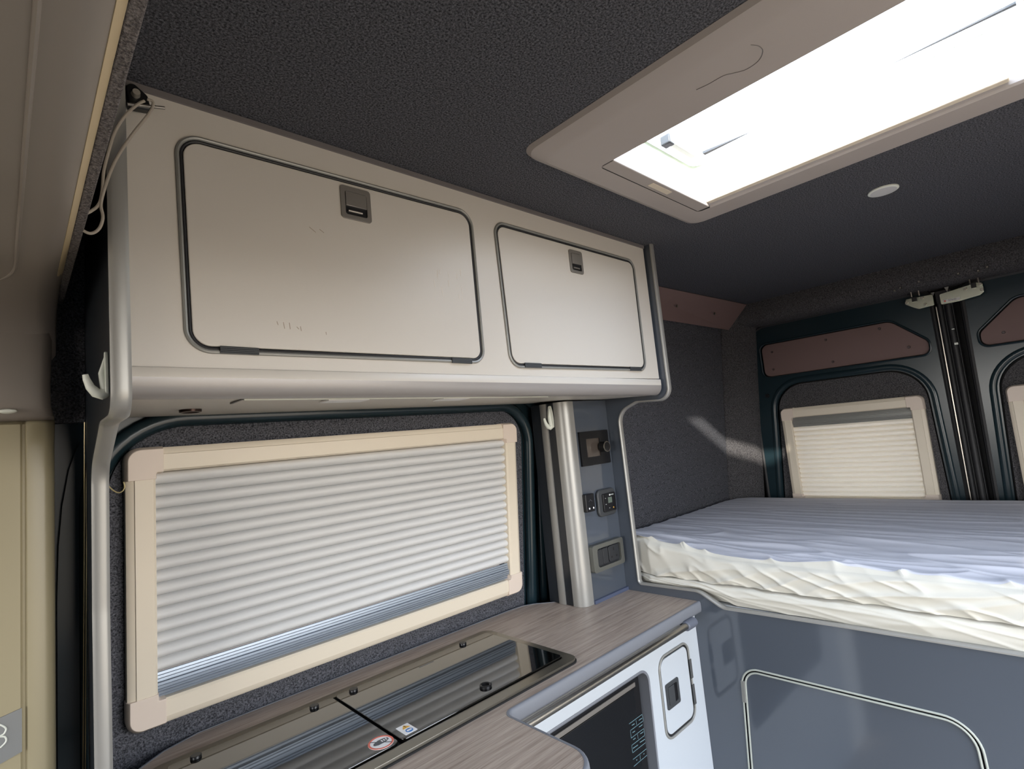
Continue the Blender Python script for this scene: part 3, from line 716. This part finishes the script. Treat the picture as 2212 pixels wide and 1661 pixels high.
MB().plate(rpoly([(.441, .884), (.449, .880), (.463, .880), (.4705, .884), (.4715, .889), (.4655, .893), (.455, .894), (.445, .890)], .003, 3), f2, 0, .0003).build('pan_symbol', GRYP, a)
k = MB()
for i in range(3): k.plate([(.458+.004*i, .884), (.460+.004*i, .884), (.460+.004*i, .890), (.458+.004*i, .890)], f2, .0003, .0005)
k.build('flame_symbol', WPRINT, a)
MB().plate([(.4425, .8990), (.4440, .9000), (.4695, .8710), (.4680, .8700)], f2, .0003, .0005).build('slash', GRYP, a)

# ------------------------------------------------------------------ kitchen base unit
t = thing('kitchen_unit', 'white kitchen base unit below the worktop with a locker door', 'cabinet', (.9, .95, -1.4))
YU = .822; fu = FY(YU)
mo = rpoly([(.50, -.96), (1.143, -.96), (1.148, -.598), (.50, -.598)], [.02, .03, .03, .02], 8)
lo_ = rpoly([(1.194, -.792), (1.347, -.792), (1.347, -.590), (1.196, -.590)], [.032, .032, .03, .034], 9)
MB().plate([(.113, -1.4), (XB-.001, -1.4), (XB-.001, -.5265), (.113, -.5265)], fu, -.015, 0, [mo, lo_]).build('front_panel', UNIT, t)
k = MB(); k.loft([[fu(u, v, .001) for u, v in mo], [fu(u, v, .0025) for u, v in inset(mo, -.003)], [fu(u, v, .001) for u, v in inset(mo, -.006)], [fu(u, v, -.0) for u, v in inset(mo, -.0061)]], True)
k.loft([[fu(u, v, .001) for u, v in mo], [fu(u, v, -.045) for u, v in inset(mo, .002)]], True); k.build('opening_trim', TMOULD, t)
hatch(t, fu, lo_, 'door', UNIT, [((1.3435, -.640), (1.3435, -.688)), ((1.3435, -.705), (1.3435, -.755))], (1.214, -.722, 1.276, -.660), 'right')
k = MB(); k.box(.115, XB-.002, 1.155, 1.17, -1.38, -.53); k.build('back_board', BLACKM, t)
for x in (.115, .470, 1.165, 1.385): MB().box(x, x+.015, YU+.002, 1.155, -1.38, -.53).build('side_board', BLACKM, t)
k = MB(); k.tube([(.60, .792, -.536), (1.325, .792, -.536)], .0085, 16); rl = k.build('towel_rail', STEEL, t)
CAPM = mat('cap_blue_grey', '#5b606c', .45)
k = MB(); k.box(1.318, 1.350, .786, YU, -.546, -.526); k.build('rail_bracket', DGREY, rl, bevel=.005)
k = MB(); k.cyl((1.300, .792, -.536), (1.345, .792, -.536), .0125, .0125, 20); k.build('rail_end_cap', CAPM, rl, bevel=.003)
t = thing('microwave', 'black built-in microwave with printed touch keys', 'microwave', (.82, .9, -.955))
YO = YU+.022; fm = FY(YO)
MB().plate(rrect(.504, -.955, 1.139, -.606, .012), fm, -.02, 0).build('body', BLACK, t, bevel=.002)
gl = MB().plate(rrect(.530, -.94, 1.112, -.634, .003), fm, 0, .003).build('door_glass', BLACKG, t, bevel=.001)
MB().box(.506, 1.118, YO-.0035, YO-.0008, -.632, -.622).build('trim_bar', LATCHM, t)
MB().box(.115+.4, 1.138, YO+.021, YO+.028, -.95, -.61).build('rear_case', BLACKM, t)
def zp(x, y): q = at(1300+x/8.26, 1460+y/8.26, 1, YO-.0034); return Vector((q.x, q.z))
k = MB(); fg = FY(YO-.0031)
def stroke(a, b, w_=.00062):
    a, b = zp(*a), zp(*b); d = (b-a).normalized(); n_ = Vector((-d.y, d.x))*w_; a -= d*w_; b += d*w_
    k.plate([tuple(a-n_), tuple(b-n_), tuple(b+n_), tuple(a+n_)], fg, 0, .0003)
for L in (((490, 855), (720, 685), (740, 800), (512, 975), (525, 1110), (748, 938), (765, 1060), (535, 1240), (550, 1372), (780, 1190)), ((560, 1490), (795, 1300)), ((575, 1612), (805, 1415)),
          ((612, 800), (620, 865)), ((638, 1045), (648, 1115)), ((682, 1412), (690, 1490))):
    for a, b in zip(L, L[1:]): stroke(a, b)
for a, b in (((540, 880), (580, 855)), ((665, 790), (715, 755)), ((668, 910), (722, 872)), ((552, 1010), (590, 985)), ((690, 1030), (738, 1000)), ((565, 1135), (600, 1110)), ((685, 1185), (765, 1130)), ((560, 1290), (640, 1235)), ((620, 1502), (628, 1496)), ((748, 1392), (756, 1386))):
    stroke(a, b, .0009)
k.build('printed_keys', PRINT, gl)

# ------------------------------------------------------------------ bed
def fbm(x, y, z=0): return noise.noise(Vector((x, y, z)))
def ridge(x, y, z=0): return 1-abs(noise.noise(Vector((x, y, z))))*2
XF, XR, Y0b = 1.424, 2.600, -.60
def ymax(x):
    r = .16; ym = 1.215
    if x > XR-r: return ym-r+math.sqrt(max(0, r*r-(x-(XR-r))**2))
    return ym
t = thing('fitted_mattress', 'mattress in a crumpled white fitted sheet on the rear bed', 'mattress', (2.0, .3, -.45))
k = MB(); NU, NT, NSd = 420, 230, 34
grid = []
def edge_lift(y): return .042*max(0, (y-.70)/.30)**1.3 if y > .70 else 0
def sheet(y, s):
    # s 0..1 side going up, 1..2 over the top to the rear
    top = -.384+edge_lift(min(y, 1.0))
    if s <= 1:
        z0 = -.449 + .004*fbm(y*7, 3.1) + .004*fbm(y*23, 1.1)
        z = z0+(top-z0)*s
        bul = .010*math.sin(math.pi*min(1, s*1.1))
        fold = ridge(y*6.5+s*1.5+.5*fbm(y*3, s), s*.7, 5.0)**2*.010 + ridge(y*15-s*1.8, s*1.0, 2.0)**3*.006
        x = XF-.004-bul*.6-fold*(1.0-.45*s)+.004
        if s > .86: x += ((s-.86)/.14)**2*.012
        if y > .96: x += .016*min(1, (y-.96)/.04)
        return (x, y, z)
    q = s-1; x = XF+.010+(XR-XF-.010)*q**1.25
    z = top-.0*q - edge_lift(min(y, 1.0))*min(1, q*3.2)
    a = 1-min(1, q*1.6)
    z += .0048*ridge(y*1.6+.6*fbm(x*6, y*2), x*16, 1.0)**2*(.5+a)
    z += .009*ridge(y*2.4+x*5, x*9-y*2.2, 7.0)**3*a
    z += .005*fbm(y*2.1, x*4)*(.4+a)
    z += .010*ridge(y*9, x*12, 4.0)**4*max(0, 1-q*9)
    z -= .004*(1-min(1, q/.02))
    z -= .012*max(0, 1-(XR-x)/.05)**2
    return (x, y, z)
for i in range(NSd+NT+1):
    s_ = i/NSd if i <= NSd else 1+(i-NSd)/NT
    row = []
    for j in range(NU+1):
        xx = XF if s_ <= 1 else XF+.010+(XR-XF-.010)*(s_-1)**1.25
        ym = ymax(xx) if s_ > 1 else 1.205
        y = Y0b+(ym-Y0b)*j/NU
        x, y, z = sheet(y, s_)
        z -= .018*max(0, 1-(ym-y)/.03)**2
        row.append(k.bm.verts.new((x, y, z)))
    grid.append(row)
pos = [[v.co.copy() for v in row] for row in grid]; k.bm.free()
for nm, m_, i0, i1 in (('side_cover', CREAMS, 0, NSd+2), ('top_sheet', SHEETM, NSd+2, len(pos)-1)):
    k = MB(); G = [[k.bm.verts.new(p) for p in row] for row in pos[i0:i1+1]]
    for i in range(len(G)-1):
        for j in range(NU): k.bm.faces.new((G[i][j], G[i][j+1], G[i+1][j+1], G[i+1][j]))
    k.build(nm, m_, t, ang=85)
pts = [(XF+.012, Y0b), (XR-.008, Y0b)] + [(x, ymax(x)-.012) for x in (XR-.008, XR-.02, XR-.05, XR-.1, XR-.16)] + [(XF+.012, 1.19)]
MB().plate(pts, FZ(0), -.448, -.405).build('foam_core', CREAMS, t)
t2 = thing('base_cushion', 'thin cream-covered cushion between mattress and bulkhead rim', 'cushion', (2.0, .3, -.505))
k = MB(); grid = []
for i in range(25):
    s_ = i/24; row = []
    for j in range(361):
        y = Y0b+(1.20-Y0b)*j/360
        zb_ = -.502 if y < .70 else (-.502+.03*min(1, (y-.70)/.10))
        z = zb_+(-.449-zb_)*s_
        x = XF-.012-.007*math.sin(math.pi*s_)-.005*ridge(y*2.2+s_*.7, s_*2.2, 9)**2*math.sin(math.pi*s_)-.003*ridge(y*7-s_*2, s_*1.5, 3)**3
        x += .014*max(0, s_-.85)/.15
        row.append(k.bm.verts.new((x+.008+(.02*min(1, (y-.96)/.04) if y > .96 else 0), y, z)))
    grid.append(row)
for i in range(24):
    for j in range(360): k.bm.faces.new((grid[i][j], grid[i][j+1], grid[i+1][j+1], grid[i+1][j]))
k.build('cover', CREAMS, t2, ang=85)
MB().box(XF+.012, XR-.01, Y0b, 1.19, -.502, -.452).build('foam_core', CREAMS, t2)
tag(MB().box(XB+.015, 2.65, -.62, 1.20, -.52, -.504).build('bed_base', UNIT), 'flat bed base board hidden below the cream cushion', 'board')

# ------------------------------------------------------------------ skylight
t = thing('roof_skylight', 'open white roof skylight with a wide plastic inner frame', 'skylight', (1.05, .27, .51))
Rr = lambda x0, y0, x1, y1, r, z: [(u, v, z) for u, v in rrect(x0, y0, x1, y1, r, 7)]
k = MB()
k.loft([Rr(.706, -.155, 1.372, .662, .035, ZC-.0005), Rr(.712, -.15, 1.366, .656, .035, .535), Rr(.738, -.13, 1.345, .640, .030, .5265), Rr(.752, -.12, 1.335, .630, .028, .525),
        Rr(.862, -.052, 1.272, .592, .012, .525), Rr(.866, -.050, 1.268, .588, .010, .529), Rr(.866, -.050, 1.268, .588, .010, .60)], True)
k.build('inner_frame', PLAST, t, ang=12)
k = MB(); k.loft([Rr(.866, -.050, 1.268, .588, .010, .53), Rr(.862, -.054, 1.272, .592, .012, .60), Rr(.85, -.065, 1.285, .60, .02, .66)], True); k.build('shaft_wall', WHITEP, t)
MB().box(.862, 1.272, .560, .592, .5256, .532).build('handle_gap', BLACKM, t)
hb = MB().box(.865, 1.263, .558, .5890, .5245, .545).build('blind_handle', PLAST, t, bevel=.002)
MB().box(1.02, 1.10, .566, .580, .5236, .5250).build('finger_grip', BEIGE, hb, bevel=.0005)
hb = MB().box(.862, 1.268, -.048, -.024, .5245, .545).build('blind_handle', BEIGE, t, bevel=.002)
MB().box(1.250, 1.266, .005, .558, .533, .541).build('blind_rail', BEIGE, t, bevel=.002)
k = MB(); k.loft([Rr(.83, -.09, 1.31, .62, .03, .645), Rr(.83, -.09, 1.31, .62, .03, .662), Rr(.86, -.06, 1.28, .59, .03, .662), Rr(.86, -.06, 1.28, .59, .03, .645)], True); k.build('outer_kerb', WHITEP, t)
k = MB()
for r_, z_ in ((0, .80),): pass
R_ = [Rr(.80, -.12, 1.34, .65, .05, .76), Rr(.82, -.10, 1.32, .63, .06, .785), Rr(.90, -.03, 1.24, .56, .06, .80)]
k.loft(R_, True, False); k.bm.faces.new([v for v in k.bm.verts if abs(v.co.z-.80) < 1e-5][:]) ; k.build('acrylic_dome', ACRYL, t)
for y0, y1, w0, w1 in ((.518, .405, .006, .0006), (-.02, .16, .004, .0004)):  # one bar split into tapered ends; the sky's glare is shaped into the gap
    k = MB(); k.loft([[(1.183-w_, y, .618), (1.183+w_, y, .618), (1.183+w_, y, .618+w_), (1.183-w_, y, .618+w_)] for y, w_ in ((y0, w0), (y1, w1))], True, True); k.build('dome_stay', DGREY, t)
k = MB(); k.box(1.06, 1.17, .530, .545, .615, .632); k.build('dome_catch', WHITEP, t, bevel=.003)
k = MB(); k.box(1.04, 1.062, .525, .548, .606, .628); k.build('catch_knob', DGREY, t, bevel=.003)
# moulded speaker-like outline on the frame
arc = spline([at(a, b, 2, .5246) for a, b in ((1504, 194), (1530, 182), (1562, 164), (1585, 158), (1612, 150), (1638, 132), (1648, 112), (1640, 100), (1622, 97))])
MB().tube(arc, .0005, 6).build('moulded_line', RUBG, t)
# round roof lamp
t = thing('roof_lamp', 'small round white lamp flush in the felt roof', 'light', (1.634, .268, .53))
k = MB(); k.loft([[(1.634+r*math.cos(a*math.pi/16), .268+r*math.sin(a*math.pi/16), z) for a in range(32)] for r, z in ((.034, ZC), (.034, .5405), (.031, .5385), (.029, .5385))]); k.build('bezel', WHITEP, t)
MB().cyl((1.634, .268, .542), (1.634, .268, .5388), .030, .030, 32).build('diffuser', mat('opal_diffuser', '#c9c9c9', .5), t)

# ------------------------------------------------------------------ cab shelf and cab trim at the left
t = thing('overhead_shelf', 'moulded grey overhead cab shelf with a felt-covered rear lip', 'shelf', (-.4, .4, .28))
k = MB(); pr = [(-1.2, .30), (-1.2, .275), (-.2, .281), (.0, .284)] + [(.0266+.030*math.cos(q), .314+.030*math.sin(q)) for q in (-1.57, -1.3, -1.05, -.8, -.6, -.42)] + [(.0568, .305)]
ys = [-.62, .95, 1.04, 1.10, 1.14, 1.155]; dz = [0, 0, -.004, -.018, -.045, -.09]
k.loft([[(x, y, z+(d if z < .304 else 0)) for x, z in pr] for y, d in zip(ys, dz)], True, True); k.build('shelf_moulding', SHELFM, t, ang=60)
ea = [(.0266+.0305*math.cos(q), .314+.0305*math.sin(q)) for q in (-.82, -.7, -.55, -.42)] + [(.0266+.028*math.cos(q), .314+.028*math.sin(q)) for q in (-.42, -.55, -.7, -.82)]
k = MB(); k.loft([[(x, y, z) for x, z in ea] for y in (-.62, 1.06)], True, True); k.build('edge_highlight', mat('painted_edge_highlight', '#c4b18e', .4), t, ang=60)  # paler strip: highlight on the rounded shelf edge put into the colour
MB().box(.0545, .0645, -.62, 1.16, .302, ZC-.002).build('felt_lip', CARPETG, t, bevel=.0015)
rg = spline([at(a, b, 2, .2842) for a, b in ((100, -300), (90, -120), (81, 0), (66, 180), (50, 370), (38, 520), (33, 575), (22, 592), (0, 602), (-40, 612))], 5)
MB().tube(rg, .0022, 8).build('moulded_ridge', SHELFM, t)
for (y, w_) in ((.66, .05), (.88, .045)):
    k = MB(); z = .283
    k.loft([[(-.040+a*math.cos(q*math.pi/12)*.55, y+a*math.sin(q*math.pi/12), z+d) for q in range(24)] for a, d in ((w_, 0), (w_*.85, -.003), (w_*.6, .003))], True, True); k.build('moulded_recess', SHELFM, t, ang=60)
t = thing('cab_pillar_trim', 'cream moulded pillar trim at the far left edge', 'trim', (-.1, 1.17, -.9))
def crow(z, xe, y): return [(-.6, y, z), (.004, y, z), (.010, y, z), (.0125, y+.004, z), (.0155, y+.004, z), (.018, y, z), (xe-.014, y, z), (xe-.006, y+.003, z), (xe-.001, y+.010, z), (xe, y+.02, z), (xe, y+.06, z), (-.6, y+.06, z)]
def crow2(z, xe, y): return [(-.6, y, z), (.004, y, z), (.010, y, z), (.0125, y, z), (.0155, y, z), (.018, y, z), (xe-.014, y, z), (xe-.006, y+.003, z), (xe-.001, y+.010, z), (xe, y+.02, z), (xe, y+.06, z), (-.6, y+.06, z)]
MB().loft([crow(z, x, y) for z, x, y in ((-.95, .051, 1.150), (-.5, .051, 1.150), (.06, .052, 1.148), (.098, .053, 1.150), (.104, .053, 1.158))], True, True).build('lower_panel', CREAM, t, ang=50)
MB().loft([crow2(z, x, y) for z, x, y in ((.104, .053, 1.156), (.109, .052, 1.142), (.125, .048, 1.135), (.16, .047, 1.132), (.24, .050, 1.135), (.29, .052, 1.14))], True, True).build('upper_panel', SHELFM, t, ang=50)
k = MB(); k.loft([[(-.004+a*math.cos(q*math.pi/10), 1.131+d, .118+a*.35*math.sin(q*math.pi/10)) for q in range(20)] for a, d in ((.011, .006), (.010, .0), (.006, -.002))], True, True); k.build('oval_button', WHITEP, t)
pk = MB().plate([(-.10, -.425), (.0115, -.393), (.0115, -.331), (-.10, -.352)], FY(1.15), .0005, .0025).build('grey_badge', mat('badge_grey', '#7d7f7f', .4), t)
k = MB(); k.tube(spline([(-.018, 1.147, -.340), (-.010, 1.147, -.347), (-.006, 1.147, -.353), (-.008, 1.147, -.359), (-.013, 1.147, -.361), (-.007, 1.147, -.364), (-.006, 1.147, -.371), (-.012, 1.147, -.377)]), .0012, 6); k.build('embossed_mark', WHITEP, pk)
# pair of thin silver rods on the dark wall between trim and partition
k = MB()
for x in (.0945, .0975): k.tube([(x-.002, wy(.1)-.012, .10), (x-.007, wy(-.5)-.012, -.52), (x-.007, wy(-.5)-.012, -.9)], .0009, 6)
tag(k.build('seal_strip', mat('brass_edge', '#a89a78', .3, metal=.8)), 'thin twin bright seam line on the dark metal left of the partition', 'trim')
k = MB(); arcp = rpoly([(-.25, -.9), (.086, -.9), (.086, .065), (-.25, .065)], [.02, .01, .02, .15], 10)
arcp = [(.056, -.9), (.088, -.9), (.0905, .07), (.082, .055), (.072, .02), (.063, -.04), (.058, -.11), (.056, -.2)]
k.plate(arcp, FW(0), -.008, .004); struct('trim_9', k, VAN)
